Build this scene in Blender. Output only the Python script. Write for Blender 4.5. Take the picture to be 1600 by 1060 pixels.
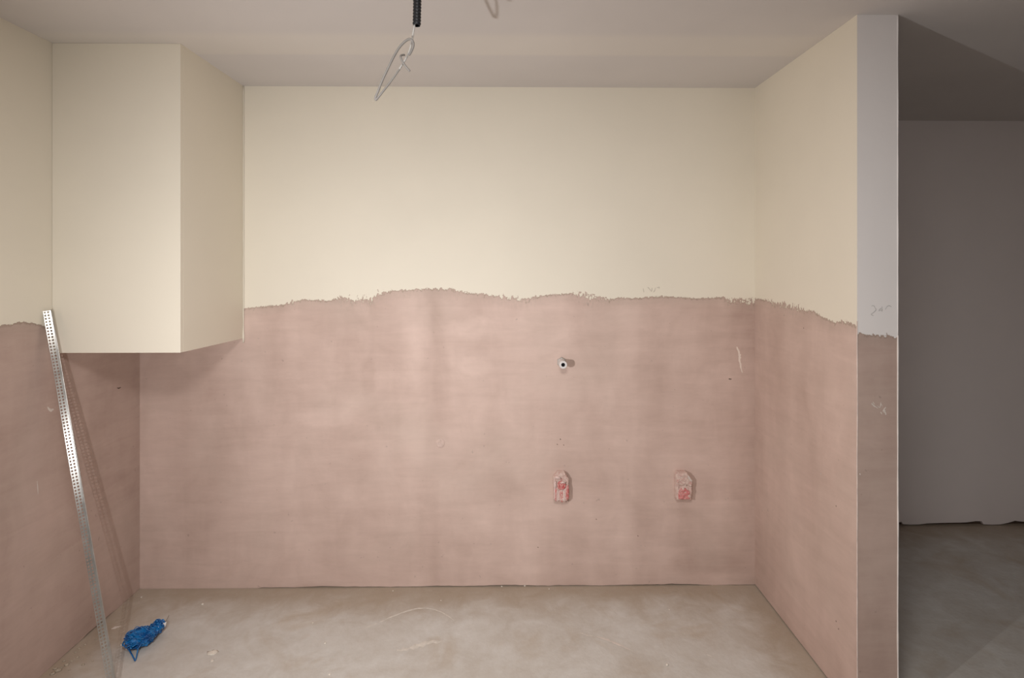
import bpy, bmesh, math, random
from mathutils import Vector, noise

for o in list(bpy.data.objects):
    bpy.data.objects.remove(o, do_unlink=True)
scene = bpy.context.scene
COL = scene.collection
random.seed(7)

# ------------------------------------------------------------------ camera
F = 843.0                    # focal length in pixels of the 1600 x 1060 frame
PPX, PPY = 803.6, 414.0      # principal point (level camera with a vertical shift)
YAW = math.radians(0.65)
CAMZ = 1.611
cam = bpy.data.cameras.new('camera')
cam.sensor_width = 36.0
cam.lens = F / 1600 * 36
cam.shift_x = (800 - PPX) / 1600
cam.shift_y = (PPY - 530) / 1600
cam.clip_start = 0.02
camo = bpy.data.objects.new('camera', cam)
camo.location = (0, 0, CAMZ)
camo.rotation_euler = (math.pi / 2, 0, -YAW)
COL.objects.link(camo)
scene.camera = camo

# ------------------------------------------------------------------ world, lights, exposure
w = bpy.data.worlds.new('world')
scene.world = w
w.use_nodes = True
w.node_tree.nodes['Background'].inputs[0].default_value = (0.05, 0.05, 0.055, 1)
w.node_tree.nodes['Background'].inputs[1].default_value = 0.3

LA = bpy.data.lights.new('work_lamp', 'AREA')          # small work lamp left of the camera, turned to the alcove
LA.shape = 'DISK'
LA.size = 0.022
LA.energy = 13.6
LA.spread = math.radians(138)
LA.color = (1.0, 1.0, 1.0)
lao = bpy.data.objects.new('work_lamp', LA)
lao.location = (-0.87, 0.63, 1.31)
lao.rotation_euler = Vector((0.80, 2.07, -0.12)).to_track_quat('-Z', 'Y').to_euler()
COL.objects.link(lao)

LB = bpy.data.lights.new('ceiling_lamp', 'AREA')       # round lamp on the ceiling above the camera
LB.shape = 'DISK'
LB.size = 0.6
LB.energy = 39
LB.spread = math.radians(178)
LB.color = (1.0, 0.98, 0.95)
lbo = bpy.data.objects.new('ceiling_lamp', LB)
lbo.location = (-0.12, 0.05, 2.47)
lbo.rotation_euler = (math.radians(4), 0, 0)
COL.objects.link(lbo)

LC = bpy.data.lights.new('added_fill', 'AREA')    # added cool fill by the rear wall, lifts partition end and far wall
LC.shape = 'RECTANGLE'
LC.size, LC.size_y = 1.5, 1.3
LC.energy = 11
LC.color = (0.90, 0.95, 1.0)
lco = bpy.data.objects.new('added_fill', LC)
lco.location = (2.5, -4.42, 1.55)
lco.rotation_euler = (math.radians(90), 0, 0)
COL.objects.link(lco)

vs = scene.view_settings
vs.view_transform = 'Standard'
vs.look = 'None'
vs.gamma = 1
vs.use_curve_mapping = False
vs.exposure = 0.13

# ------------------------------------------------------------------ measuring helpers
CA, SA = math.cos(YAW), math.sin(YAW)
CAM = Vector((0, 0, CAMZ))
def ray(px, py):
    u, v = (px - PPX) / F, (PPY - py) / F
    return Vector((u * CA + SA, -u * SA + CA, v))
def on_y(px, py, Y):
    r = ray(px, py); return CAM + r * (Y / r.y)
def on_x(px, py, X):
    r = ray(px, py); return CAM + r * (X / r.x)
def on_z(px, py, Z):
    r = ray(px, py); return CAM + r * ((Z - CAMZ) / r.z)

# main planes of the room (metres)
YB = 2.70                    # alcove back wall
XL = -1.829                  # left wall
XR = 1.241                   # inner face of the partition
YS = 1.905                   # end face of the partition
XS = 1.388                   # far side of the partition
YF = 3.30                    # wall of the space beyond
ZC = 2.501                   # ceiling
YN, XE = -4.5, 6.5           # rear wall, far right wall
BX, BY, BZ = -1.318, 2.184, 1.257   # boxing: side plane, front plane, underside

# ------------------------------------------------------------------ tagging
def tag(o, label=None, cat=None, group=None, kind=None):
    if label: o['label'] = label
    if cat: o['category'] = cat
    if group: o['group'] = group
    if kind: o['kind'] = kind
    return o
def empty(name, loc):
    o = bpy.data.objects.new(name, None)
    o.location = loc
    o.empty_display_size = 0.05
    COL.objects.link(o)
    return o
def link(name, me, mats, parent=None, smooth=False):
    o = bpy.data.objects.new(name, me)
    for m in (mats if isinstance(mats, (list, tuple)) else [mats]):
        me.materials.append(m)
    COL.objects.link(o)
    if smooth:
        for p in me.polygons: p.use_smooth = True
    if parent:
        o.parent = parent
        if parent.type == 'EMPTY' and not parent.parent:
            o.location = -parent.location      # meshes are written in room coordinates
    return o
def from_bm(name, bm, mats, parent=None, smooth=False):
    me = bpy.data.meshes.new(name)
    bm.normal_update()
    bm.to_mesh(me); bm.free()
    return link(name, me, mats, parent, smooth)
def from_py(name, v, f, mats, parent=None, smooth=False, midx=None):
    me = bpy.data.meshes.new(name)
    me.from_pydata([tuple(p) for p in v], [], f)
    if midx:
        for p, i in zip(me.polygons, midx): p.material_index = i
    me.update()
    return link(name, me, mats, parent, smooth)
def box_vf(a, b):
    x0, y0, z0 = a; x1, y1, z1 = b
    v = [(x0,y0,z0),(x1,y0,z0),(x1,y1,z0),(x0,y1,z0),(x0,y0,z1),(x1,y0,z1),(x1,y1,z1),(x0,y1,z1)]
    f = [(0,3,2,1),(4,5,6,7),(0,1,5,4),(1,2,6,5),(2,3,7,6),(3,0,4,7)]
    return v, f
def tube_vf(pts, rad, n=8, cap=True):
    """tube along a polyline with parallel-transported frames; rad is a number or a list"""
    pts = [Vector(p) for p in pts]
    R = rad if isinstance(rad, (list, tuple)) else [rad] * len(pts)
    v, f = [], []
    t0 = (pts[1] - pts[0]).normalized()
    nrm = t0.orthogonal().normalized()
    for i, p in enumerate(pts):
        t = (pts[min(i + 1, len(pts) - 1)] - pts[max(i - 1, 0)])
        t = t.normalized() if t.length > 1e-9 else t0
        nrm = (nrm - t * nrm.dot(t))
        nrm = nrm.normalized() if nrm.length > 1e-6 else t.orthogonal().normalized()
        b = t.cross(nrm)
        for k in range(n):
            a = 2 * math.pi * k / n
            v.append(p + (nrm * math.cos(a) + b * math.sin(a)) * R[i])
    for i in range(len(pts) - 1):
        for k in range(n):
            f.append((i*n+k, i*n+(k+1) % n, (i+1)*n+(k+1) % n, (i+1)*n+k))
    if cap:
        f.append(tuple(reversed(range(n))))
        f.append(tuple((len(pts)-1)*n + k for k in range(n)))
    return v, f
def spline(pts, sub=8):
    pts = [Vector(p) for p in pts]
    out = []
    for i in range(len(pts) - 1):
        p0, p1 = pts[max(i-1, 0)], pts[i]
        p2, p3 = pts[i+1], pts[min(i+2, len(pts)-1)]
        for k in range(sub):
            t = k / sub
            out.append(0.5 * ((2*p1) + (p2-p0)*t + (2*p0-5*p1+4*p2-p3)*t*t + (3*p1-p0-3*p2+p3)*t*t*t))
    out.append(pts[-1])
    return out

# ------------------------------------------------------------------ materials
class NT:
    def __init__(self, name):
        self.m = bpy.data.materials.new(name)
        self.m.use_nodes = True
        self.t = self.m.node_tree
        self.b = self.t.nodes['Principled BSDF']
        self.pos = self.t.nodes.new('ShaderNodeNewGeometry').outputs['Position']
        s = self.t.nodes.new('ShaderNodeSeparateXYZ')
        self.t.links.new(self.pos, s.inputs[0])
        self.X, self.Y, self.Z = s.outputs
    def put(self, sock, val):
        if hasattr(val, 'is_output'): self.t.links.new(val, sock)
        elif val is not None: sock.default_value = val
    def math(self, op, a, b=None, c=None, clamp=False):
        n = self.t.nodes.new('ShaderNodeMath'); n.operation = op; n.use_clamp = clamp
        self.put(n.inputs[0], a); self.put(n.inputs[1], b); self.put(n.inputs[2], c)
        return n.outputs[0]
    def rng(self, v, a, b, c=0.0, d=1.0, smooth=False):
        n = self.t.nodes.new('ShaderNodeMapRange')
        if smooth: n.interpolation_type = 'SMOOTHSTEP'
        self.put(n.inputs[0], v)
        for i, q in enumerate((a, b, c, d)): self.put(n.inputs[i+1], q)
        return n.outputs[0]
    def noise(self, scale, stretch=(1, 1, 1), detail=3.0, rough=0.5, off=(0, 0, 0), dist=0.0):
        mp = self.t.nodes.new('ShaderNodeMapping')
        self.put(mp.inputs[0], self.pos)
        mp.inputs['Scale'].default_value = stretch
        mp.inputs['Location'].default_value = off
        n = self.t.nodes.new('ShaderNodeTexNoise')
        self.t.links.new(mp.outputs[0], n.inputs['Vector'])
        n.inputs['Scale'].default_value = scale
        n.inputs['Detail'].default_value = detail
        n.inputs['Roughness'].default_value = rough
        n.inputs['Distortion'].default_value = dist
        return n.outputs[0]
    def curve(self, v, pts):
        """piecewise-linear function of v through (in, out) points"""
        xs = [p[0] for p in pts]; ys = [p[1] for p in pts]
        x0, x1, y0, y1 = min(xs), max(xs), min(ys), max(ys)
        if y1 - y0 < 1e-6: y1 = y0 + 1e-3
        t = self.rng(v, x0, x1)
        n = self.t.nodes.new('ShaderNodeFloatCurve')
        c = n.mapping.curves[0]
        q = sorted(((x - x0) / (x1 - x0), (y - y0) / (y1 - y0)) for x, y in pts)
        c.points[0].location = q[0]; c.points[1].location = q[-1]
        for p in q[1:-1]: c.points.new(*p)
        for p in c.points: p.handle_type = 'VECTOR'
        n.mapping.update()
        self.t.links.new(t, n.inputs['Value'])
        return self.rng(n.outputs[0], 0.0, 1.0, y0, y1)
    def mix(self, fac, a, b, mode='MIX'):
        n = self.t.nodes.new('ShaderNodeMix'); n.data_type = 'RGBA'; n.blend_type = mode
        self.put(n.inputs[0], fac)
        self.put(n.inputs[6], a if hasattr(a, 'is_output') else (*a, 1) if len(a) == 3 else a)
        self.put(n.inputs[7], b if hasattr(b, 'is_output') else (*b, 1) if len(b) == 3 else b)
        return n.outputs[2]
    def scale(self, col, v):
        n = self.t.nodes.new('ShaderNodeVectorMath'); n.operation = 'SCALE'
        self.put(n.inputs[0], col); self.put(n.inputs['Scale'], v)
        return n.outputs[0]
    def bump(self, h, dist, strength=1.0):
        n = self.t.nodes.new('ShaderNodeBump')
        n.inputs['Distance'].default_value = dist
        n.inputs['Strength'].default_value = strength
        self.put(n.inputs['Height'], h)
        self.t.links.new(n.outputs[0], self.b.inputs['Normal'])
    def done(self, col, rough=0.8, metal=0.0, spec=0.3):
        self.put(self.b.inputs['Base Color'], col if hasattr(col, 'is_output') else (*col, 1))
        self.put(self.b.inputs['Roughness'], rough)
        self.b.inputs['Metallic'].default_value = metal
        self.b.inputs['Specular IOR Level'].default_value = spec
        return self.m

CREAM = (0.81, 0.745, 0.632)
WHITE = (0.84, 0.80, 0.785)
PINK_A = (0.475, 0.34, 0.288)
PINK_B = (0.69, 0.525, 0.46)

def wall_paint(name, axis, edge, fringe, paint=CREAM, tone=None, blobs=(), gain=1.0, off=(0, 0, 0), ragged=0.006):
    """cream paint above an uneven brushed edge, bare pink plaster below it"""
    n = NT(name)
    c = n.X if axis == 'x' else n.Y
    h = n.curve(c, edge)
    fr = n.curve(c, fringe)
    st = (1.0, 1.0, 0.55)
    n1 = n.rng(n.noise(70, st, 3.0, 0.65, off), 0.28, 0.72)
    n2 = n.rng(n.noise(120, (1, 1, 0.7), 3.0, 0.65, off), 0.28, 0.72)
    d = n.math('SUBTRACT', n.Z, h)
    d = n.math('ADD', d, n.math('MULTIPLY', n.math('SUBTRACT', n1, 0.5), fr))
    d = n.math('ADD', d, n.math('MULTIPLY', n.math('SUBTRACT', n2, 0.5), ragged * 2.0))
    mask = n.rng(d, -0.001, 0.001)
    # plaster
    big = n.noise(1.6, (1, 1, 1), 4.0, 0.55, off, 0.4)
    ver = n.noise(3.2, (1.6, 1.6, 0.22), 4.0, 0.55, off, 0.3)
    hor = n.noise(7.0, (0.5, 0.5, 3.2), 4.0, 0.6, off, 0.5)
    fin = n.noise(55, (0.4, 0.4, 1.3), 3.0, 0.6, off)
    mid = n.noise(4.6, (1, 1, 0.8), 6.0, 0.62, (off[0] + 3, off[1], off[2]), 0.9)
    s = n.math('MULTIPLY', big, 0.30)
    s = n.math('ADD', s, n.math('MULTIPLY', ver, 0.24))
    s = n.math('ADD', s, n.math('MULTIPLY', hor, 0.17))
    s = n.math('ADD', s, n.math('MULTIPLY', mid, 0.23))
    s = n.math('ADD', s, n.math('MULTIPLY', fin, 0.06))
    s = n.rng(s, 0.36, 0.64)
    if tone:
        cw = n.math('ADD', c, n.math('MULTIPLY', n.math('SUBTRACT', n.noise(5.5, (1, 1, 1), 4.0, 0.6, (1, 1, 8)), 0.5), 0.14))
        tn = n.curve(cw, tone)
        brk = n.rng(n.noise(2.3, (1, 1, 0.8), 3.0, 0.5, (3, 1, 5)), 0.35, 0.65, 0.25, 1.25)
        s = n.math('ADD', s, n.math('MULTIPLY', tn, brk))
    wob = n.math('MULTIPLY', n.math('SUBTRACT', n.noise(14, (1, 1, 1), 3.0, 0.6), 0.5), 1.1)
    for (bc, bz, ra, rz, am) in blobs:
        dx = n.math('DIVIDE', n.math('SUBTRACT', c, bc), ra)
        dz = n.math('DIVIDE', n.math('SUBTRACT', n.Z, bz), rz)
        r = n.math('SQRT', n.math('ADD', n.math('MULTIPLY', dx, dx), n.math('MULTIPLY', dz, dz)))
        r = n.math('ADD', r, wob)
        s = n.math('ADD', s, n.rng(r, 1.25, 0.7, 0.0, am))
    s = n.math('ADD', s, 0.0, clamp=True)
    pc = n.mix(s, PINK_A, PINK_B)
    grey = n.rng(n.noise(2.6, (1, 1, 1), 3.0, 0.5, (9, 4, 2)), 0.5, 0.75, 0.0, 0.24)
    pc = n.mix(grey, pc, (0.50, 0.41, 0.345))
    # thin smear of paint-greyed plaster just under the edge
    sm = n.rng(d, -0.06, -0.002, 0.0, 0.30, True)
    pc = n.mix(sm, pc, (0.42, 0.33, 0.275))
    ln = n.math('MULTIPLY', n.rng(d, -0.012, -0.003, 0.0, 1.0, True), n.rng(n1, 0.2, 0.8, 0.25, 0.75))
    pc = n.mix(ln, pc, (0.34, 0.26, 0.20))
    pit = n.rng(n.noise(38, (1, 1, 1), 2.0, 0.5, (2, 7, 1)), 0.74, 0.77, 1.0, 0.82)
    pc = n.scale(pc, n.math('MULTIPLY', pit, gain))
    pv = n.rng(n.noise(2.0, (1, 1, 1), 3.0, 0.5, (5, 5, 1)), 0.3, 0.7, 0.975, 1.015)
    pa = n.scale(n.mix(0.0, paint, paint), pv)
    # opaque brush ridge at the edge of the coat
    col = n.mix(mask, pc, pa)
    hh = n.math('ADD', n.math('MULTIPLY', mask, 0.5),
                n.math('ADD', n.math('MULTIPLY', fin, 0.28), n.math('MULTIPLY', n.noise(9, (1, 1, 1), 3.0, 0.5), 0.9)))
    n.bump(hh, 0.0022, 0.55)
    return n.done(col, n.rng(mask, 0, 1, 0.68, 0.62), 0, 0.3)

def plain(name, col, rough=0.7, metal=0.0, var=0.06, scale=30, spec=0.3, bump=0.0):
    n = NT(name)
    v = n.rng(n.noise(scale, (1, 1, 1), 3.0, 0.55), 0.25, 0.75, 1 - var, 1 + var)
    c = n.scale(n.mix(0.0, col, col), v)
    if bump: n.bump(n.noise(scale * 2, (1, 1, 1), 3.0, 0.6), bump, 0.8)
    return n.done(c, rough, metal, spec)

# paint edges, measured on each wall
def zx(scale, ox, oy, pts): return [(ox + x * scale, oy + y * scale) for x, y in pts]
edge_back_px = zx(0.2625, 380, 430, [(0,200),(120,186),(240,177),(275,164),(360,144),(440,148),(520,153),(548,136),(600,134),
    (650,146),(720,140),(775,146),(790,118),(830,106),(900,91),(1000,86),(1100,79),(1180,84),(1240,79),(1262,93),(1320,101),(1400,110),(1500,124),(1600,134)])
edge_back_px += zx(0.2625, 780, 430, [(130,146),(200,134),(250,122),(350,113),(440,106),(520,124),(600,134),(660,146),(690,134),(790,138),(960,126),
    (1080,132),(1200,140),(1325,130),(1345,146),(1440,152),(1520,160)])
edge_back = [(on_y(x, y, YB).x, on_y(x, y, YB).z) for x, y in edge_back_px]
edge_back = [(XL - 0.05, edge_back[0][1] - 0.01)] + edge_back + [(XR + 0.05, edge_back[-1][1])]
def fr_pts(pts): return [(on_y(x, 470, YB).x, a) for x, a in pts]
fringe_back = fr_pts([(200, 0.006), (440, 0.008), (452, 0.03), (470, 0.012), (520, 0.012), (535, 0.06), (592, 0.07), (602, 0.02), (640, 0.022), (690, 0.02), (712, 0.035),
    (740, 0.012), (792, 0.045), (832, 0.04), (845, 0.008), (893, 0.01), (900, 0.085), (938, 0.085), (948, 0.03), (970, 0.02), (985, 0.007), (1125, 0.008), (1133, 0.055), (1178, 0.06), (1200, 0.05)])
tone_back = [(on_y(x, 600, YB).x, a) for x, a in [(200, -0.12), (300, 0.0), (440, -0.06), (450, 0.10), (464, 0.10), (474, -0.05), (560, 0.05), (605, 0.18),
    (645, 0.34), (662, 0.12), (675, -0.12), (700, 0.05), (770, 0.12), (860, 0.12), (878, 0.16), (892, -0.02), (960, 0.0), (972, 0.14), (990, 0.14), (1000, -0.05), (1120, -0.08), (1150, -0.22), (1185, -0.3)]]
def blob(px, py, w, h, a):
    p = on_y(px, py, YB); k = YB / F
    return (p.x, p.z, w * k / 2, h * k / 2, a)
blobs_back = [blob(736, 513, 62, 34, 0.28), blob(742, 572, 50, 28, 0.22), blob(565, 484, 22, 22, 0.22), blob(1120, 600, 70, 50, 0.22),
    blob(1130, 800, 60, 50, 0.2), blob(505, 652, 90, 30, 0.2), blob(575, 590, 24, 60, -0.22), blob(780, 760, 70, 44, -0.2), blob(1105, 880, 110, 40, -0.25), blob(690, 600, 30, 110, -0.15)]
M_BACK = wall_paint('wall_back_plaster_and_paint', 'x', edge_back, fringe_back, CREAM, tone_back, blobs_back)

edge_st = [on_x(x, y, XR) for x, y in zx(0.264, 1160, 440, [(78,100),(150,110),(185,128),(250,135),(350,163),(430,180),(480,215),(540,241),(600,233),(650,250),(685,268),(697,300)])]
edge_st = [(p.y, p.z) for p in edge_st]
M_RIGHT = wall_paint('partition_plaster_and_paint', 'y', edge_st + [(YF, edge_st[0][1])],
    [(1.85, 0.02), (1.93, 0.015), (2.2, 0.012), (2.3, 0.05), (2.55, 0.045), (2.62, 0.008), (YF, 0.008)], CREAM, None, (), 1.0, (11, 3, 7))
edge_en = [on_y(x, y, YS) for x, y in zx(0.264, 1160, 440, [(697,306),(740,313),(760,316),(830,318),(880,326),(940,333)])]
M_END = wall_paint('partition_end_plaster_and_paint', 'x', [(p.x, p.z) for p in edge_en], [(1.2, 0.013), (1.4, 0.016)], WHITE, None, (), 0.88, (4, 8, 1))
edge_lf = [on_x(x, y, XL) for x, y in zx(0.283, 0, 440, [(0,240),(60,238),(90,226),(150,222),(200,232),(240,245),(290,262)])]
edge_lf = sorted((p.y, p.z) for p in edge_lf)
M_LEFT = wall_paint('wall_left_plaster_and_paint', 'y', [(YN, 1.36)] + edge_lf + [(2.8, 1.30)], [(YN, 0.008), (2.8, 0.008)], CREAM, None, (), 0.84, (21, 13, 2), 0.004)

def paint_mat(name, col):
    n = NT(name)
    pv = n.rng(n.noise(2.0, (1, 1, 1), 3.0, 0.5), 0.3, 0.7, 0.975, 1.015)
    n.bump(n.math('ADD', n.noise(9, (1, 1, 1), 3.0, 0.5), n.math('MULTIPLY', n.noise(60, (1, 1, 1), 2.0, 0.5), 0.2)), 0.002, 0.45)
    return n.done(n.scale(n.mix(0.0, col, col), pv), 0.62, 0, 0.3)
M_CREAM = paint_mat('cream_paint', CREAM)
M_WHITE = paint_mat('white_paint', WHITE)

def ceiling_mat():
    n = NT('ceiling_paint')
    band = n.math('MULTIPLY', n.rng(n.Y, 2.05, 2.12, 0, 1, True), n.rng(n.Y, 2.27, 2.31, 1, 0, True))   # taped board joint
    band = n.math('MULTIPLY', band, n.rng(n.X, 1.2, 1.3, 0.55, 0.0))
    c = n.mix(band, (0.66, 0.62, 0.60), (0.74, 0.69, 0.63))
    c = n.scale(c, n.rng(n.noise(1.5, (1, 1, 1), 3.0, 0.5), 0.3, 0.7, 0.96, 1.03))
    n.bump(n.noise(7, (1, 1, 1), 3.0, 0.5), 0.002, 0.4)
    return n.done(c, 0.8, 0, 0.2)
M_CEIL = ceiling_mat()

def floor_mat():
    n = NT('floor_screed')
    a = n.noise(1.7, (1, 1, 1), 5.0, 0.6, (2, 3, 0), 0.6)
    b = n.noise(6.5, (1, 1.2, 1), 5.0, 0.62, (7, 1, 0), 0.8)
    f = n.noise(60, (1, 1, 1), 3.0, 0.6)
    s = n.math('ADD', n.math('MULTIPLY', a, 0.55), n.math('ADD', n.math('MULTIPLY', b, 0.35), n.math('MULTIPLY', f, 0.10)))
    s = n.rng(s, 0.33, 0.67)
    st = n.noise(17, (1, 1, 1), 6.0, 0.68, (3, 8, 0), 0.5)
    s = n.math('ADD', s, n.rng(st, 0.3, 0.7, -0.16, 0.16))
    c = n.mix(s, (0.49, 0.44, 0.385), (0.66, 0.64, 0.61))
    br = n.rng(n.noise(3.4, (1, 1, 1), 4.0, 0.6, (1, 9, 0), 0.7), 0.55, 0.72, 0, 0.55)
    c = n.mix(br, c, (0.44, 0.345, 0.25))
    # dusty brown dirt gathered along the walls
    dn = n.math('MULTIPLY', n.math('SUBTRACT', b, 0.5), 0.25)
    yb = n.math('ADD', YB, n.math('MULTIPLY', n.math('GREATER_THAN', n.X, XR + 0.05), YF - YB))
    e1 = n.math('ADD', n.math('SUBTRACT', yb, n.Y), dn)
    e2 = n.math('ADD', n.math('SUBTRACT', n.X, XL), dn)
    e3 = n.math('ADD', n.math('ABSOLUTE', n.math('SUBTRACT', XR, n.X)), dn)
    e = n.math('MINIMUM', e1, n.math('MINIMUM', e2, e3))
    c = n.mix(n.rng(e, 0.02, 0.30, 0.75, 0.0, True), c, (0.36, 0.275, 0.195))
    pale = n.rng(n.noise(9, (1, 1, 1), 4.0, 0.65, (4, 4, 0), 1.0), 0.66, 0.74, 0, 0.35)
    c = n.mix(pale, c, (0.58, 0.52, 0.46))
    speck = n.rng(n.noise(95, (1, 1, 1), 1.0, 0.5, (6, 2, 0)), 0.78, 0.80, 0.0, 0.5)
    c = n.mix(speck, c, (0.70, 0.64, 0.57))
    n.bump(n.math('ADD', f, n.math('MULTIPLY', b, 1.5)), 0.0025, 0.5)
    return n.done(c, n.rng(a, 0.35, 0.65, 0.42, 0.58), 0, 0.45)
M_FLOOR = floor_mat()
M_SUB = plain('dark_masonry', (0.10, 0.065, 0.045), 0.95, 0, 0.35, 18)
M_PLAIN = plain('bare_pink_plaster', (0.42, 0.32, 0.275), 0.85, 0, 0.12, 3)
M_FARW = paint_mat('grey_white_paint', (0.86, 0.79, 0.77))
M_BEADPL = plain('edge_bead_plastic', (0.78, 0.72, 0.68), 0.5, 0, 0.12, 25)
M_BEADPK = plain('edge_bead_plastered', (0.66, 0.54, 0.49), 0.6, 0, 0.15, 25)

# ------------------------------------------------------------------ the room
def struct(o): o['kind'] = 'structure'; return o
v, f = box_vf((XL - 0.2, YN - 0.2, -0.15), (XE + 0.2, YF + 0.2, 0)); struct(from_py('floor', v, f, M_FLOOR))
v, f = box_vf((XL - 0.2, YN - 0.2, ZC), (XE + 0.2, YF + 0.2, ZC + 0.15)); struct(from_py('ceiling', v, f, M_CEIL))

def skim_wall(name, pts, P, D, top, mats, thick, body, midx_front=0):
    """plaster skim whose lower edge pts=[(s, z)] hangs over darker masonry; P(s) gives the plan position, D the inward direction"""
    v, fc, mi = [], [], []
    D = Vector(D)
    for s, z in pts:
        p = Vector(P(s))
        v += [p + Vector((0, 0, z)), p + Vector((0, 0, top)), p + D * thick + Vector((0, 0, z))]
    for i in range(len(pts) - 1):
        a, b = 3 * i, 3 * (i + 1)
        fc += [(a, b, b + 1, a + 1), (a + 2, b + 2, b, a)]; mi += [0, 0]
    bv, bf = box_vf(*body)
    k = len(v)
    v += [Vector(q) for q in bv]
    fc += [tuple(i + k for i in q) for q in bf]; mi += [1] * 6
    return struct(from_py(name, v, fc, mats, None, False, mi))

def gap(x):           # height of the open joint under the plaster of the back wall
    if x < -1.22: return 0.0006
    g = 0.0055 + 0.006 * noise.noise((x * 5.3, 1.7, 0)) + 0.003 * noise.noise((x * 23, 4.1, 0))
    if 0.62 < x < 0.95: g += 0.001
    if x > 1.0: g *= 0.5
    return max(g, 0.0006)
N = 170
skim_wall('wall_back', [(XL - 0.02 + (XR - XL + 0.04) * i / N, gap(XL + (XR - XL) * i / N)) for i in range(N + 1)],
          lambda s: (s, YB, 0), (0, 1, 0), ZC + 0.01, [M_BACK, M_SUB], 0.014, ((XL - 0.1, YB + 0.014, 0), (XR + 0.1, YB + 0.15, ZC + 0.01)))
def gapl(y): return max(0.0006, 0.002 + 0.006 * noise.noise((y * 6, 9.2, 0)) + 0.004 * noise.noise((y * 21, 2.2, 0)))
skim_wall('wall_left', [(YB + 0.01 - (YB + 0.02 - YN) * i / N, gapl(YB - (YB - YN) * i / N)) for i in range(N + 1)][::-1],
          lambda s: (XL, s, 0), (-1, 0, 0), ZC + 0.01, [M_LEFT, M_SUB], 0.014, ((XL - 0.15, YN - 0.1, 0), (XL - 0.014, YB + 0.15, ZC + 0.01)))
far_px = zx(0.1375, 1380, 790, [(150,200),(190,202),(208,192),(222,222),(300,229),(400,227),(500,215),(700,208),(860,206),(940,203),(1000,196),(1050,189),(1122,191),(1140,226),(1240,229),(1330,226),(1420,208),(1500,184),(1530,190),(1600,195)])
far = [(on_y(x, y, YF).x, max(0.003, on_y(x, y - 1.2, YF).z)) for x, y in far_px]
far = [(XS - 0.02, 0.02)] + far + [(far[-1][0] + 0.3, 0.012), (XE + 0.05, 0.02)]
far_body = ((XS - 0.1, YF + 0.02, 0), (XE + 0.1, YF + 0.15, ZC + 0.01))
skim_wall('wall_far', far, lambda s: (s, YF, 0), (0, 1, 0), ZC + 0.01, [M_FARW, M_SUB], 0.02, far_body)
v, f = box_vf((XE, YN - 0.1, 0), (XE + 0.15, YF + 0.15, ZC + 0.01)); struct(from_py('wall_right', v, f, M_PLAIN))
v, f = box_vf((XL - 0.1, YN - 0.15, 0), (XE + 0.1, YN, ZC + 0.01)); struct(from_py('wall_rear', v, f, M_PLAIN))

v, f = [], []
for a, b in (((1.69, YN, .84), (3.31, YN + .07, .90)), ((1.69, YN, 2.20), (3.31, YN + .07, 2.26)), ((1.69, YN, .90), (1.75, YN + .07, 2.20)), ((3.25, YN, .90), (3.31, YN + .07, 2.20))):
    bv, bf = box_vf(a, b)
    f += [tuple(i + len(v) for i in q) for q in bf]; v += bv
struct(from_py('added_window_frame', v, f, M_WHITE))  # unseen frame, added around the fill light on the rear wall

# partition on the right of the alcove: inner face, end face, far face; plaster lifted off the floor
bm = bmesh.new()
g = 0.005
def quad(bm, a, b, c, d, m):
    fa = bm.faces.new([bm.verts.new(p) for p in (a, b, c, d)]); fa.material_index = m
yA, yB_ = YS, YF
quad(bm, (XR, yB_, g), (XR, yA, g), (XR, yA, ZC + .01), (XR, yB_, ZC + .01), 0)
quad(bm, (XR, yA, g), (XS, yA, g), (XS, yA, ZC + .01), (XR, yA, ZC + .01), 1)
quad(bm, (XS, yA, g), (XS, yB_, g), (XS, yB_, ZC + .01), (XS, yA, ZC + .01), 2)
quad(bm, (XR, yA, g), (XR, yB_, g), (XS, yB_, g), (XS, yA, g), 3)
bv, bf = box_vf((XR + 0.014, YS + 0.014, -0.001), (XS - 0.014, YF, ZC))
vv = [bm.verts.new(p) for p in bv]
for q in bf:
    fa = bm.faces.new([vv[i] for i in q]); fa.material_index = 3
part = struct(from_bm('wall_partition', bm, [M_RIGHT, M_END, M_FARW, M_SUB]))

def strip(name, parent, mat, x, y, z0, z1, r, seed, n=60, amp=0.0012):
    pts, rr = [], []
    for i in range(n + 1):
        z = z0 + (z1 - z0) * i / n
        pts.append((x + amp * noise.noise((z * 4, seed, 0)), y + amp * noise.noise((z * 5, seed, 3)), z))
        rr.append(r * (1 + 0.35 * noise.noise((z * 9, seed, 6))))
    v, f = tube_vf(pts, rr, 6)
    return from_py(name, v, f, mat, parent, True)
zp = edge_st[0][1]
strip('edge_bead', part, M_BEADPL, XS - 0.001, YS + 0.001, 0.004, 1.36, 0.0032, 1.0)
strip('edge_bead', part, M_WHITE, XS - 0.001, YS + 0.001, 1.36, ZC, 0.0026, 1.0)
strip('edge_bead', part, M_BEADPK, XR + 0.0012, YS + 0.0012, 0.004, 1.41, 0.0024, 5.0)

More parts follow.
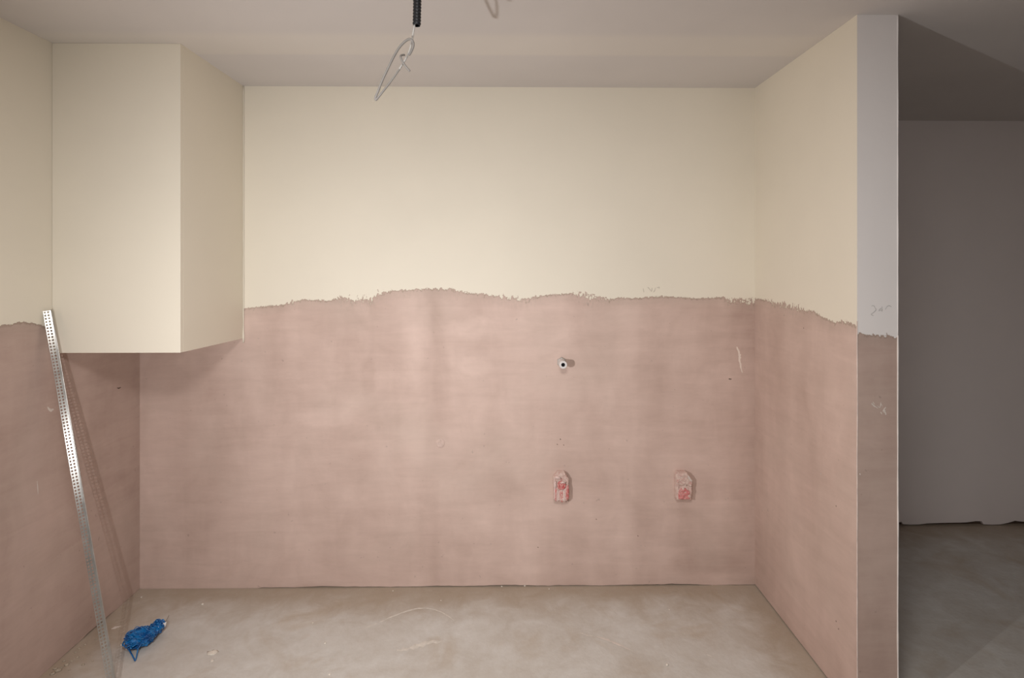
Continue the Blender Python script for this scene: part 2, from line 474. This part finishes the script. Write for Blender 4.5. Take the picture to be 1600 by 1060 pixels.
# ------------------------------------------------------------------ boxed-in duct in the upper left corner
duct = empty('duct_boxing', (XL, YB, BZ))
tag(duct, 'cream painted boxing hanging from the ceiling in the upper left corner', 'boxing')
ZB2 = 1.245               # underside dips slightly towards the back wall
def sheet(name, q, d, mat):
    """slab from four corners and a thickness vector"""
    q = [Vector(p) for p in q]; d = Vector(d)
    v = q + [p + d for p in q]
    f = [(0,1,2,3), (7,6,5,4), (0,4,5,1), (1,5,6,2), (2,6,7,3), (3,7,4,0)]
    o = from_py(name, v, f, mat, duct)
    if name == 'front_panel':
        bv = o.modifiers.new('soft_edge', 'BEVEL'); bv.width = 0.0015; bv.segments = 2
    return o
t, e_ = 0.02, 0.0006
sheet('front_panel', [(XL + e_, BY, BZ), (BX, BY, BZ), (BX, BY, ZC), (XL + e_, BY, ZC)], (0, t, 0), M_CREAM)
sheet('side_panel', [(BX, BY + t, BZ), (BX, YB - e_, ZB2), (BX, YB - e_, ZC), (BX, BY + t, ZC)], (-t, 0, 0), M_CREAM)
sheet('bottom_panel', [(XL + e_, BY + t, BZ + .001), (XL + e_, YB - e_, ZB2 + .001), (BX - t, YB - e_, ZB2 + .001), (BX - t, BY + t, BZ + .001)], (0, 0, t), M_CREAM)
# bead of paint down the joint between the boxing and the wall, ending in a dab
pts = [(BX + 0.003 + 0.001 * noise.noise((z, 2, 2)), YB - 0.0052, z) for z in [ZC - (ZC - ZB2 + 0.02) * i / 40 for i in range(41)]]
v, f = tube_vf(pts, [0.0028 * (1 + .4 * noise.noise((p[2] * 14, 0, 0))) * (1 if p[2] > ZB2 + 0.02 else 1.7) for p in pts], 6)
from_py('paint_seam', v, f, M_CREAM, duct, True)

# ------------------------------------------------------------------ marks that belong to the walls and the floor

M_CHALK = plain('pale_plaster_scratch', (0.78, 0.66, 0.58), 0.9, 0, 0.1, 40)
M_PALE = plain('pale_scuff', (0.66, 0.585, 0.53), 0.9, 0, 0.12, 40)
M_PENCIL = plain('faint_pencil', (0.56, 0.53, 0.52), 0.8, 0, 0.08, 60)
M_PENCILC = plain('faint_pencil_on_cream', (0.60, 0.54, 0.46), 0.8, 0, 0.08, 60)
M_NICK = plain('dark_nick', (0.13, 0.09, 0.07), 0.95, 0, 0.2, 40)
M_FSC = plain('floor_scuff', (0.66, 0.61, 0.55), 0.85, 0, 0.15, 50)
def ribbon(name, parent, pts, widths, nrm, mat, rough=0.25, lift=0.0006):
    """slightly raised, ragged stroke lying on a plane with normal nrm"""
    pts = spline(pts, 5)
    nrm = Vector(nrm)
    n = len(pts)
    v, f = [], []
    for i, p in enumerate(pts):
        t = (pts[min(i+1, n-1)] - pts[max(i-1, 0)]).normalized()
        s = nrm.cross(t).normalized()
        u = i / (n - 1) * (len(widths) - 1)
        k = min(int(u), len(widths) - 2)
        w_ = widths[k] + (widths[k+1] - widths[k]) * (u - k)
        wl = w_ * (0.5 + rough * (random.random() - .5)); wr = w_ * (0.5 + rough * (random.random() - .5))
        v += [p - s * wl, p + nrm * lift, p + s * wr]
    for i in range(n - 1):
        a, b = 3 * i, 3 * i + 3
        f += [(a, a+1, b+1, b), (a+1, a+2, b+2, b+1)]
    return from_py(name, v, f, mat, parent)
wb, wl_, fl = bpy.data.objects['wall_back'], bpy.data.objects['wall_left'], bpy.data.objects['floor']
NB, NL = (0, -1, 0), (1, 0, 0)
PB = lambda l: [on_y(x, y, YB - 0.0002) for x, y in l]
PE = lambda l: [on_y(x, y, YS - 0.0002) for x, y in l]
PL = lambda l: [on_x(x, y, XL + 0.0002) for x, y in l]
PF = lambda l: [on_z(x, y, 0.0003) for x, y in l]
k = YB / F
ribbon('scratch', wb, PB([(1151.5, 542), (1155, 553), (1156, 563), (1157.5, 573), (1160, 583)]), [2*k, 4.5*k, 3*k, 3*k, 1*k], NB, M_CHALK, 0.5)
ribbon('nick', wb, PB([(1138.5, 592.5), (1143, 592.8)]), [1.2*k, 1.8*k, 1*k], NB, M_NICK)
for x, y in [(875, 686), (870, 694), (880, 695), (931, 811), (996, 837), (840, 855)]:
    ribbon('nick', wb, PB([(x, y), (x + 1.4, y + 1.6)]), [1*k, 1.4*k, .8*k], NB, M_NICK if y < 690 else plain('brown_nick', (0.27, 0.18, 0.14), 0.9))
for l in ([(1005,451),(1006,457)], [(1012,449),(1015,452),(1018,456)], [(1019,450),(1018,456)], [(1024,450),(1023,454),(1021,457)], [(1026.5,450),(1030,449),(1029.5,451.5)]):
    ribbon('pencil_mark', wb, PB(l), [1.0*k, 1.4*k, 0.9*k], NB, M_PENCILC)
ke = YS / F
for l in ([(1361.5,478.5),(1365,478),(1367,481),(1368.5,484.5),(1365,488.5),(1361,491.5),(1365,493.5)], [(1373,485),(1377,481.5)], [(1378,479),(1378,487.5)],
          [(1372.5,486),(1379.5,484.5)], [(1383,484),(1386,479.5),(1389.5,478),(1393,480)]):
    ribbon('pencil_mark', part, PE(l), [0.9*ke, 1.5*ke, 0.8*ke], NB, M_PENCIL)
for l, w_ in (([(1361.5,630.5),(1365,634),(1369,636.5),(1372,638.5)], 2.4), ([(1364,628),(1366.5,632)], 1.0), ([(1371,634),(1375,637),(1376.5,629)], 1.4), ([(1376,630),(1378.5,635.5)], 1.2),
              ([(1384,637),(1381.5,640),(1383,644),(1384.5,648.5)], 2.8), ([(1376,644),(1378.5,648)], 1.4), ([(1379.5,641),(1380.5,645)], 1.2)):
    ribbon('scuff', part, PE(l), [w_*.7*ke, w_*ke, w_*.5*ke], NB, M_PALE, 0.5)
ribbon('scuff', wl_, PL([(58, 752), (59, 762), (59.5, 772)]), [.002, .004, .002], NL, M_PALE)
ribbon('scuff', wl_, PL([(74, 636), (79, 641), (84, 640)]), [.003, .012, .004], NL, M_PALE, .5)
ribbon('nick', wl_, PL([(183, 606.5), (186, 606.8), (189, 605.5)]), [.003, .006, .003], NL, M_NICK)
ribbon('nick', wl_, PL([(90, 68.5), (93, 69.5)]), [.004, .006, .003], NL, M_NICK)
for px, py in [(1306, 790), (1306, 970), (1310, 982), (1255.5, 512), (1343.5, 740), (1282, 740)]:
    p = on_x(px, py, XR - 0.0002)
    ribbon('nick', part, [p, p + Vector((0, -0.002, -0.005))], [.003, .005, .002], (-1, 0, 0), M_NICK if py != 740 else M_PENCIL)
# floor scratches
ribbon('scuff_mark', fl, PF([(560, 986), (590, 974), (620, 961), (645, 953), (668, 951), (690, 957), (710, 970)]), [.002, .006, .009, .007, .003], (0, 0, 1), M_FSC, .5, .0004)
ribbon('scuff_mark', fl, PF([(906, 989), (918, 993), (926, 994)]), [.003, .008, .003], (0, 0, 1), M_FSC, .6, .0004)
ribbon('scuff_mark', fl, PF([(933, 995), (950, 1001), (968, 1008), (985, 1016)]), [.004, .012, .009, .002], (0, 0, 1), M_PALE, .6, .0004)
ribbon('scuff_mark', fl, PF([(1105, 1023), (1112, 1026)]), [.003, .008, .003], (0, 0, 1), M_FSC, .6, .0004)
ribbon('scuff_mark', fl, PF([(620, 1017), (640, 1013), (665, 1006), (690, 1002)]), [.01, .02, .025, .008], (0, 0, 1), M_FSC, .7, .0004)
ribbon('scuff_mark', fl, PF([(174, 983.5), (180, 981), (189, 979)]), [.008, .016, .006], (0, 0, 1), M_PALE, .5, .0006)

# round filled hole in the back wall
p0 = on_y(688, 693, YB)
v, f = [], []
prof = [(0.0, .0022), (.006, .0012), (.011, .0030), (.017, .0034), (.020, .0026), (.0225, .0002), (.024, -.001)]
for i, (r, h) in enumerate(prof):
    for a in range(20):
        A = a / 20 * 2 * math.pi
        rr = r * (1 + .13 * noise.noise((math.cos(A) * 1.7, math.sin(A) * 1.7, 3)))
        hh = h + .0016 * noise.noise((math.cos(A) * r * 200, math.sin(A) * r * 200, 8)) * (i < 5)
        v.append(p0 + Vector((rr * math.cos(A), -hh, rr * math.sin(A))))
for i in range(len(prof) - 1):
    for a in range(20):
        f.append((i*20+a, (i+1)*20+a, (i+1)*20+(a+1) % 20, i*20+(a+1) % 20))
from_py('filler_patch', v, f, plain('plaster_filler', (0.60, 0.455, 0.40), 0.85, 0, 0.12, 90, 0.3, 0.001), wb, True)

# ------------------------------------------------------------------ perforated metal corner bead leaning in the left corner
def galv():
    n = NT('galvanised_steel')
    s = n.noise(28, (1, 1, 0.5), 3.0, 0.6)
    n.bump(n.noise(11, (1, 1, .35), 2.0, 0.5), 0.0014, 0.8)
    return n.done(n.mix(s, (0.45, 0.44, 0.415), (0.64, 0.625, 0.60)), n.rng(s, .3, .7, .30, .40), 0.9)
M_GALV = galv()
B0 = on_z(178.5, 1087, 0.0); B1 = Vector((XL + 0.012, BY - 0.034, 1.432))
root = tag(empty('corner_bead', B0), 'thin perforated galvanised metal corner bead leaning in the left corner', 'corner bead')
ax = (B1 - B0).normalized(); LEN = (B1 - B0).length
toC = Vector((-B0.x, -B0.y, 0)).normalized()
side = toC.cross(ax).normalized()
if side.x < 0: side = -side                       # across the bead, towards the right of the picture
outw = ax.cross(side).normalized()
if outw.y > 0: outw = -outw                       # towards the camera
nose = lambda s: B0 + ax * s
from mathutils import Matrix
def TW(d): return lambda s: Matrix.Rotation(TSIGN * twist(s), 3, ax) @ d
TSIGN = 1
def twist(s):
    q = s / LEN
    if q > 0.62: return math.radians(8.5) * (1 - math.cos(2 * math.pi * (q - 0.62) / 0.40)) + math.radians(2)
    return math.radians(2) + math.radians(13) * min(1, (0.62 - q) / 0.16) ** 1.5 * (1 if q > 0.3 else 1 - 0.5 * (0.3 - q) / 0.3)
def wing(dirv0, nv, wd, cols, pitch, hr, hv):
    """perforated wing: cells with an octagonal hole, plain strip by the nose"""
    v, f = [], []
    dirv = TW(dirv0)
    rows = int(LEN / pitch)
    cw = (wd - 0.006) / cols
    for r in range(rows):
        for c in range(cols):
            u0 = 0.006 + c * cw; s0 = r * pitch
            cu = u0 + cw / 2; cs = s0 + pitch / 2 + (0 if c % 2 == 0 else 0)
            k0 = len(v)
            sq = [(1,0),(1,1),(0,1),(-1,1),(-1,0),(-1,-1),(0,-1),(1,-1)]
            for i, (a, b) in enumerate(sq):
                sv = cs + b * pitch / 2; v.append(nose(sv) + dirv(sv) * (cu + a * cw / 2))
            for i in range(8):
                A = i * math.pi / 4
                sv = cs + math.sin(A) * hv; v.append(nose(sv) + dirv(sv) * (cu + math.cos(A) * hr))
            for i in range(8):
                j = (i + 1) % 8
                f.append((k0 + i, k0 + j, k0 + 8 + j, k0 + 8 + i))
        k0 = len(v)
        for u in (0, 0.006):
            for s in (r * pitch, (r + 1) * pitch):
                v.append(nose(s) + dirv(s) * u)
        f.append((k0, k0 + 1, k0 + 3, k0 + 2))
    o = from_py('wing', v, f, M_GALV, root)
    m = o.modifiers.new('thickness', 'SOLIDIFY'); m.thickness = 0.0006; m.offset = 0
    return o
d1 = -side
d2 = (-outw * 0.97 + side * 0.10).normalized()
shift = side * 0.011
B0s = B0
nose = lambda s: B0s + ax * s + shift
wing(d1, outw, 0.026, 2, 0.0125, 0.0034, 0.0043)
wing(d2, side, 0.026, 2, 0.0125, 0.0034, 0.0043)
v, f = tube_vf([nose(LEN * i / 12) for i in range(13)], 0.0021, 8)
from_py('nose', v, f, M_GALV, root, True)

# ------------------------------------------------------------------ conduit and cable hanging from the ceiling
YC = 1.45
c0 = on_y(651, 40, YC)
pend = tag(empty('hanging_cable', (c0.x, c0.y, ZC)), 'looped grey cable hanging out of a black corrugated conduit from the ceiling', 'cable')
M_BLK = plain('black_corrugated_plastic', (0.012, 0.013, 0.017), 0.42, 0, 0.2, 30, 0.5)
M_CAB = plain('grey_cable_sheath', (0.27, 0.25, 0.235), 0.5, 0, 0.1, 30)
M_CABW = plain('white_cable_sheath', (0.50, 0.48, 0.455), 0.45, 0, 0.08, 30)
top = Vector((c0.x - 0.004, c0.y + 0.01, ZC + 0.005))
pts, rr = [], []
L = (c0 - top).length
n = int(L / 0.0022)
for i in range(n + 1):
    t_ = i / n
    pts.append(top.lerp(c0, t_) + Vector((0.003 * math.sin(t_ * 3.1), 0, 0)))
    rr.append(0.0112 if (i // 2) % 2 == 0 else 0.0097)
v, f = tube_vf(pts, rr, 16, False)
co = from_py('conduit', v, f, M_BLK, pend, True)
co['label'] = 'black corrugated conduit'
m = co.modifiers.new('thickness', 'SOLIDIFY'); m.thickness = 0.0012; m.offset = -1
def cpt(px, py, dy=0.0): return on_y(px, py, YC + dy)
pts = spline([top + Vector((-.002, 0, -.05)), cpt(648.5, 10), cpt(648, 36), cpt(645.5, 52, .002), cpt(643, 66, .012), cpt(640, 79, .014), cpt(634, 92, .012), cpt(626, 105, .008),
              cpt(624, 108, .007)], 6)
v, f = tube_vf(pts, 0.0026, 8)
from_py('cable', v, f, M_CABW, pend, True)
pts = spline([cpt(627, 104, .0085), cpt(613, 124, .004), cpt(600, 141, .002), cpt(589.8, 153.5, 0), cpt(587.3, 156), cpt(586.6, 152.8), cpt(590.5, 143, -.002), cpt(598, 124, -.006), cpt(608, 103, -.008), cpt(616, 87, -.008), cpt(624, 74, -.007), cpt(632, 65.5, -.006),
              cpt(639.5, 61.2, -.006), cpt(644.5, 64, -.004), cpt(646, 70.5, -.003), cpt(643.5, 78.5, 0), cpt(639, 86.5, .002)], 6)
v, f = tube_vf(pts, [0.0024 + 0.0009 * min(1, i / 26) for i in range(len(pts))], 8)
from_py('cable', v, f, M_CAB, pend, True)
pts = spline([cpt(632, 86, .016), cpt(628, 86.2, .006), cpt(625.8, 88.5, -.004), cpt(628.5, 95.5, -.006), cpt(634, 104, -.004), cpt(640.5, 111.5, 0)], 6)
v, f = tube_vf(pts, 0.0028, 8)
tail = from_py('cable_tail', v, f, M_CAB, pend, True)

# ------------------------------------------------------------------ water pipe stub in the back wall
PD = 0.085
pc = on_y(877.3, 565.6, YB)
pipe = tag(empty('pipe_stub', pc), 'short white pipe stub with a dark bore sticking out of the pink back wall', 'pipe')
M_PVC = plain('white_pipe_plastic', (0.72, 0.69, 0.68), 0.4, 0, 0.08, 60)
M_PGR = plain('grey_pipe_collar', (0.48, 0.45, 0.42), 0.5, 0, 0.12, 60)
M_BORE = plain('black_bore', (0.004, 0.004, 0.008), 0.6, 0, 0.1, 30)
def lathe_y(name, prof, c, mat, parent, n=24, hexr=False):
    v, f = [], []
    for r, d in prof:
        for a in range(n):
            A = 2 * math.pi * a / n
            q = r
            if hexr and r > .014: q = r / math.cos(((A + math.pi / 6) % (math.pi / 3)) - math.pi / 6) * .94
            v.append(c + Vector((q * math.cos(A), -d, q * math.sin(A))))
    for i in range(len(prof) - 1):
        for a in range(n):
            f.append((i*n+a, i*n+(a+1) % n, (i+1)*n+(a+1) % n, (i+1)*n+a))
    return from_py(name, v, f, mat, parent, False)
lathe_y('collar', [(.0222, -.004), (.0222, .008), (.0205, .012), (.0150, .012)], pc, M_PGR, pipe, 24, True)
sl = lathe_y('sleeve', [(.0178, -.004), (.0178, PD - .006), (.0192, PD - .005), (.0192, PD - .001), (.0180, PD), (.0098, PD), (.0092, PD - .002), (.0092, .02)], pc, M_PVC, pipe)
lathe_y('bore', [(.0091, PD - .003), (.0089, PD - .018), (.0001, PD - .018)], pc, M_BORE, sl)

# ------------------------------------------------------------------ plaster-smeared red outlet covers
def red_mat(name, a, b, cc, st, seed, lo=.42, hi=.58):
    n = NT(name)
    s = n.rng(n.noise(75, st, 4.0, 0.65, seed, .6), lo, hi)
    c = n.mix(s, a, b)
    c = n.mix(n.rng(n.noise(160, (1, 1, 1), 3.0, 0.6, seed), .55, .68, 0, .7), c, cc)
    n.bump(n.noise(140, st, 3.0, 0.6, seed), 0.004, 0.9)
    return n.done(c, 0.7)
M_RED_V = red_mat('red_plastic_streaked_with_plaster', (0.60, 0.13, 0.13), (0.76, 0.54, 0.49), (0.74, 0.62, 0.56), (1.5, 1, .16), (1, 2, 3), .40, .55)
M_RED_R = red_mat('red_plastic_ring', (0.52, 0.10, 0.10), (0.70, 0.40, 0.36), (0.74, 0.60, 0.52), (1, 1, 1), (5, 2, 8), .45, .65)
M_CRUST = red_mat('crumbly_plaster_crust', (0.50, 0.25, 0.22), (0.66, 0.50, 0.44), (0.70, 0.60, 0.53), (1, 1, 1), (2, 6, 1), .30, .52)
M_RED_L = red_mat('red_plastic_smeared', (0.58, 0.15, 0.15), (0.66, 0.36, 0.33), (0.70, 0.52, 0.46), (1, 1, .5), (7, 1, 1), .34, .78)
def cover_body(name, parent, mat, outline, c, depth, seed, relief):
    """lumpy slab in the outline (x, z), rounded towards the front; relief(x, z) adds depth"""
    bm = bmesh.new()
    fx = [p[0] for p in outline]; fz = [p[1] for p in outline]
    NX, NZ = 16, 26
    x0, x1, z0, z1 = min(fx), max(fx), min(fz), max(fz)
    def span(z):
        xs = []
        m_ = len(outline)
        for i in range(m_):
            (ax_, az), (bx_, bz) = outline[i], outline[(i + 1) % m_]
            if (az - z) * (bz - z) <= 0 and abs(az - bz) > 1e-9:
                xs.append(ax_ + (bx_ - ax_) * (z - az) / (bz - az))
        return min(xs), max(xs)
    rings = []
    for j in range(NZ + 1):
        z = z0 + 1e-5 + (z1 - z0 - 2e-5) * j / NZ
        a, b = span(z)
        row = []
        for i in range(NX + 1):
            x = a + (b - a) * i / NX
            e = min((x - a), (b - x), (z - z0), (z1 - z))
            r = min(1, e / 0.007)
            d = depth * (0.80 + 0.20 * math.sqrt(max(0, 1 - (1 - r) ** 2)))
            d += relief(x, z) * r + 0.0035 * noise.noise((x * 130 + seed, z * 130, seed)) * (0.3 + r)
            row.append(bm.verts.new(c + Vector((x + .0015 * noise.noise((z * 90, seed, 1)), -d, z))))
        rings.append(row)
    for j in range(NZ):
        for i in range(NX):
            bm.faces.new((rings[j][i], rings[j][i+1], rings[j+1][i+1], rings[j+1][i]))
    loop = rings[0] + [r[-1] for r in rings[1:]] + rings[-1][-2::-1] + [r[0] for r in rings[-2:0:-1]]
    back = [bm.verts.new((q.co.x, YB + .003, q.co.z)) for q in loop]
    for i in range(len(loop)):
        j = (i + 1) % len(loop)
        bm.faces.new((loop[j], loop[i], back[i], back[j]))
    return from_bm(name, bm, mat, parent, True)
def cover_outline(wd, ht, chl, chr_, base=0.0):
    return [(-wd/2 + base, -ht/2), (wd/2 - base, -ht/2), (wd/2, -ht*.1), (wd/2, ht/2 - chr_[1]), (wd/2 - chr_[0], ht/2), (-wd/2 + chl[0], ht/2), (-wd/2, ht/2 - chl[1])]
DEP = 0.042
pa = on_y(875.5, 757, YB)
ca = tag(empty('outlet_cover', pa), 'red outlet cover streaked with white plaster, below the white pipe stub', 'outlet cover', 'outlet covers on the back wall')
cover_body('body', ca, M_CRUST, cover_outline(.078, .140, (.022, .028), (.020, .030), .004), pa, DEP, 3.0,
           lambda x, z: (0.004 * math.sin(x * 520) if z < -.005 else -.004 + .006 * noise.noise((x * 60, z * 60, 4))))
v, f = [], []
def torus(c, R, r, n=28, m_=10, wob=.12, seed=0, arc=1.0):
    v, f = [], []
    for i in range(n):
        A = 2 * math.pi * i / n
        k_ = 1 + wob * noise.noise((math.cos(A) * 2, math.sin(A) * 2, seed))
        for j in range(m_):
            B = 2 * math.pi * j / m_
            q = R * k_ + r * k_ * math.cos(B)
            v.append(c + Vector((q * math.cos(A), -r * math.sin(B), q * math.sin(A))))
    for i in range(n):
        for j in range(m_):
            f.append((i*m_+j, i*m_+(j+1) % m_, ((i+1) % n)*m_+(j+1) % m_, ((i+1) % n)*m_+j))
    return v, f
cr = pa + Vector((0.002, -DEP - .001, .012))
v, f = torus(cr, .0165, .0055, seed=2); rg = from_py('ring', v, f, M_RED_R, ca, True)
lathe_y('plug', [(.0125, -.006), (.0120, .001), (.0085, .004), (.0001, .0045)], cr, M_RED_R, rg, 16)
M_SMEAR = plain('white_plaster_smear', (0.70, 0.53, 0.485), 0.85, 0, 0.22, 160, 0.3, 0.002)
ribs = [(-.0325, -.060, .004, .0036, 0), (-.0260, -.066, -.004, .0046, 1), (-.0185, -.068, -.010, .0042, 0), (-.0105, -.064, -.014, .0048, 0), (-.0020, -.069, -.012, .0040, 1),
        (.0050, -.072, -.016, .0038, 2), (.0120, -.066, -.010, .0050, 0), (.0200, -.068, -.004, .0044, 0), (.0280, -.064, .006, .0042, 1), (.0345, -.058, .012, .0034, 2)]
for i, (x, h0, h1, r_, mi_) in enumerate(ribs):
    pts = [pa + Vector((x + .0022 * noise.noise((i, q * 7, 2)), -DEP + .0008 + .002 * noise.noise((i * 2.3, q * 6, 7)), h0 + (h1 - h0) * q)) for q in [j / 14 for j in range(15)]]
    v, f = tube_vf(pts, [r_ * (1 + .4 * noise.noise((i * 3, p.z * 110, 1))) * (0.55 if j in (0, 14) else 1) for j, p in enumerate(pts)], 8)
    from_py('rib', v, f, (M_SMEAR, M_RED_V, M_RED_R)[mi_], ca, True)
for c_, sx, sz, sd in ((cr + Vector((.006, -.004, .016)), .013, .005, 1), (pa + Vector((-.016, -DEP, .048)), .014, .007, 3),
                       (pa + Vector((-.030, -DEP, .012)), .007, .020, 4), (pa + Vector((.012, -DEP, -.058)), .010, .009, 5)):
    bm = bmesh.new(); bmesh.ops.create_icosphere(bm, subdivisions=3, radius=1)
    for q in bm.verts:
        r_ = 1 + .55 * noise.noise(q.co * 1.9 + Vector((sd * 5, 1, sd)))
        q.co = c_ + Vector((q.co.x * sx * r_, q.co.y * .0045 * r_, q.co.z * sz * r_))
    from_bm('plaster_smear', bm, M_SMEAR, ca, True)

pb = on_y(1065.3, 756, YB)
cb = tag(empty('outlet_cover', pb), 'crumbly outlet cover with a red lower half, nearest the right corner', 'outlet cover', 'outlet covers on the back wall')
cover_body('body', cb, M_CRUST, cover_outline(.082, .136, (.008, .006), (.026, .036), .004), pb, DEP, 9.0,
           lambda x, z: 0.006 * noise.noise((x * 75, z * 75, 6)) - (0.008 if -.010 < z + .15 * x + .006 * noise.noise((x * 80, 0, 0)) < .006 else 0))
# flat pale chip on the upper right shoulder
q = [pb + Vector(p) for p in ((.014, -DEP - .004, .058), (.021, -DEP - .003, .056), (.039, -DEP - .001, .030), (.030, -DEP - .005, .028), (.017, -DEP - .006, .044))]
v = q + [p + Vector((0, .006, 0)) for p in q]
f = [(4,3,2,1,0), (5,6,7,8,9)] + [(i, (i+1) % 5, (i+1) % 5 + 5, i + 5) for i in range(5)]
from_py('plaster_chip', v, f, M_PALE, cb)['label'] = 'flat pale plaster chip'
# red lower panel with its two bosses
ol = cover_outline(.064, .054, (.016, .010), (.022, .016), .004)
cover_body('red_panel', cb, M_RED_L, ol, pb + Vector((-.002, 0, -.036)), DEP + .003, 14.0, lambda x, z: .004 * noise.noise((x * 70, z * 70, 2)))
# ------------------------------------------------------------------ blue tangle of twine on the floor
def blue_mat():
    n = NT('blue_plastic_twine')
    s = n.noise(45, (1, 1, 1), 3.0, 0.6)
    c = n.mix(n.rng(s, .35, .65), (0.001, 0.07, 0.26), (0.01, 0.20, 0.52))
    return n.done(c, 0.28, 0, 0.6)
M_BLUE = blue_mat()
M_SCRAP = plain('white_plastic_scrap', (0.80, 0.80, 0.82), 0.4, 0, 0.05, 40)
base = on_z(222, 1006, 0.0)
tw = tag(empty('twine_tangle', base), 'bright blue tangle of plastic twine on the floor beside the corner bead', 'twine')
rng = random.Random(21)
lobes = [(on_z(213, 1013, 0), (.045, .047, .041), 46), (on_z(225, 1009, 0), (.044, .045, .038), 36), (on_z(247, 992, 0), (.027, .027, .034), 24), (on_z(236, 1000, 0), (.032, .036, .031), 16)]
V, Fc = [], []
def addvf(v, f):
    k0 = len(V); V.extend(v); Fc.extend(tuple(i + k0 for i in q) for q in f)
for c, (rx, ry, rz), cnt in lobes:
    for i in range(cnt):
        pts = []
        ph = rng.random() * 6.28; tilt = rng.random() * 3.14
        for j in range(7):
            A = ph + j * (0.7 + rng.random() * .5)
            k_ = .55 + .45 * rng.random()
            d = Vector((math.cos(A) * k_, math.sin(A) * math.cos(tilt) * k_ + (rng.random() - .5) * .5, math.sin(A) * math.sin(tilt) * k_ + (rng.random() - .5) * .4))
            if d.length > 1: d.normalize()
            pts.append(Vector((c.x + d.x * rx, c.y + d.y * ry, max(.003, rz + d.z * rz * .95))))
        sp = spline(pts, 5)
        v, f = tube_vf(sp, rng.choice((.0013, .0016, .002, .0026)), 4)
        addvf(v, f)
st = from_py('strands', V, Fc, M_BLUE, tw, True)
V, Fc = [], []
for c, (rx, ry, rz), cnt in lobes:                # matted heart of the tangle
    bm = bmesh.new(); bmesh.ops.create_icosphere(bm, subdivisions=3, radius=1)
    k0 = len(V)
    for q in bm.verts:
        r = .80 + .32 * noise.noise(q.co * 3.3 + c * 7) + .14 * noise.noise(q.co * 9)
        V.append(Vector((c.x + q.co.x * rx * r, c.y + q.co.y * ry * r, max(.002, rz * .95 + q.co.z * rz * r))))
    Fc.extend(tuple(x.index + k0 for x in fa.verts) for fa in bm.faces)
    bm.free()
from_py('matted_core', V, Fc, M_BLUE, tw)
V, Fc = [], []
for off in (0, .006):
    pts = spline([on_z(199 + off * 200, 1013, .02), on_z(204, 1020, .010), on_z(209, 1029, .004), on_z(211, 1033 - off * 300, .004), on_z(213, 1028, .006), on_z(214.5, 1020, .012), on_z(216, 1012, .03)], 6)
    addvf(*tube_vf(pts, .0024, 6))
from_py('loose_loop', V, Fc, M_BLUE, tw, True)
V, Fc = [], []
s0 = on_z(254, 990, 0)
bm = bmesh.new(); bmesh.ops.create_icosphere(bm, subdivisions=2, radius=1)
for q in bm.verts:
    r = .8 + .7 * noise.noise(q.co * 2.1 + Vector((3, 1, 4)))
    V.append(Vector((s0.x + q.co.x * .012 * r + .002, s0.y + q.co.y * .012 * r, .036 + q.co.z * .015 * r)))
Fc = [tuple(x.index for x in fa.verts) for fa in bm.faces]; bm.free()
from_py('white_scrap', V, Fc, M_SCRAP, tw)['label'] = 'white plastic scrap'
pts = [on_z(253, 984, .030), on_z(258, 974, .030), on_z(264, 962, .030)]
v, f = tube_vf(spline(pts, 5), [.0022] * 6 + [.001] * 5, 6)
from_py('dark_taper', v, f, plain('dark_brown', (.22, .17, .13), .8), tw, True)  # thin dark brown taper reaching back from the tangle

# ------------------------------------------------------------------ plaster crumbs on the floor
M_CRUMB = plain('plaster_crumb', (0.74, 0.68, 0.60), 0.85, 0, 0.1, 60)
def crumb(name, px, py, sx, sy, sz, seed, label, group):
    c = on_z(px, py, 0)
    bm = bmesh.new(); bmesh.ops.create_icosphere(bm, subdivisions=2, radius=1)
    for q in bm.verts:
        r = 1 + .45 * noise.noise(q.co * 1.6 + Vector((seed * 3.1, seed, 1)))
        q.co = Vector((q.co.x * sx * r, q.co.y * sy * r, max(0.0, .3 * sz + q.co.z * sz * r)))
    o = from_bm(name, bm, M_CRUMB, None, True)
    o.location = c
    return tag(o, label, 'plaster', group)
crumb('plaster_splat', 331.5, 1020.5, .022, .017, .0016, 4, 'flat oval plaster splat on the floor right of the blue twine', None)
crumb('plaster_splat', 331.5, 1033, .0075, .008, .0012, 9, 'small plaster dot just in front of the oval splat', None)
SM = [(316.5, 945, .0062), (221, 934, .0045), (508, 1006, .0055), (489, 974, .0035), (614, 924, .003), (858, 921, .0035), (1042.5, 1040, .0055), (265, 918.5, .0045),
      (190, 1009, .005), (689, 939, .0035), (515, 1055, .005), (1046, 953.5, .003), (784, 917, .004), (820, 916, .005), ]
for i, (px, py, s) in enumerate(SM):
    crumb('plaster_crumb', px, py, s, s * .9, s * .7, i + 1.5, 'tiny pale plaster crumb lying loose on the concrete floor', 'plaster crumbs on the concrete floor')

M_RUB = plain('brown_rubble', (0.42, 0.35, 0.275), 0.95, 0, 0.25, 50, 0.2, 0.002)
for i, (px, py, sz) in enumerate([(150, 1000, .005), (121, 1028, .006), (104, 1040, .009), (91, 1049, .011), (130, 1040, .006), (118, 1020, .006), (112, 1034, .006), (86, 1046, .008),
                                  (100, 1034, .006), (139, 1022, .004), (96, 1044, .006), (108, 1048, .005), (124, 1014, .006), (133, 1008, .005), (82, 1054, .009), (145, 1034, .004)]):
    o = crumb('rubble_crumb', px, py, sz, sz * .8, sz * .6, i + 40.5, 'small brown rubble crumb along the foot of the left wall', 'rubble crumbs by the left wall')
    o.data.materials[0] = M_RUB
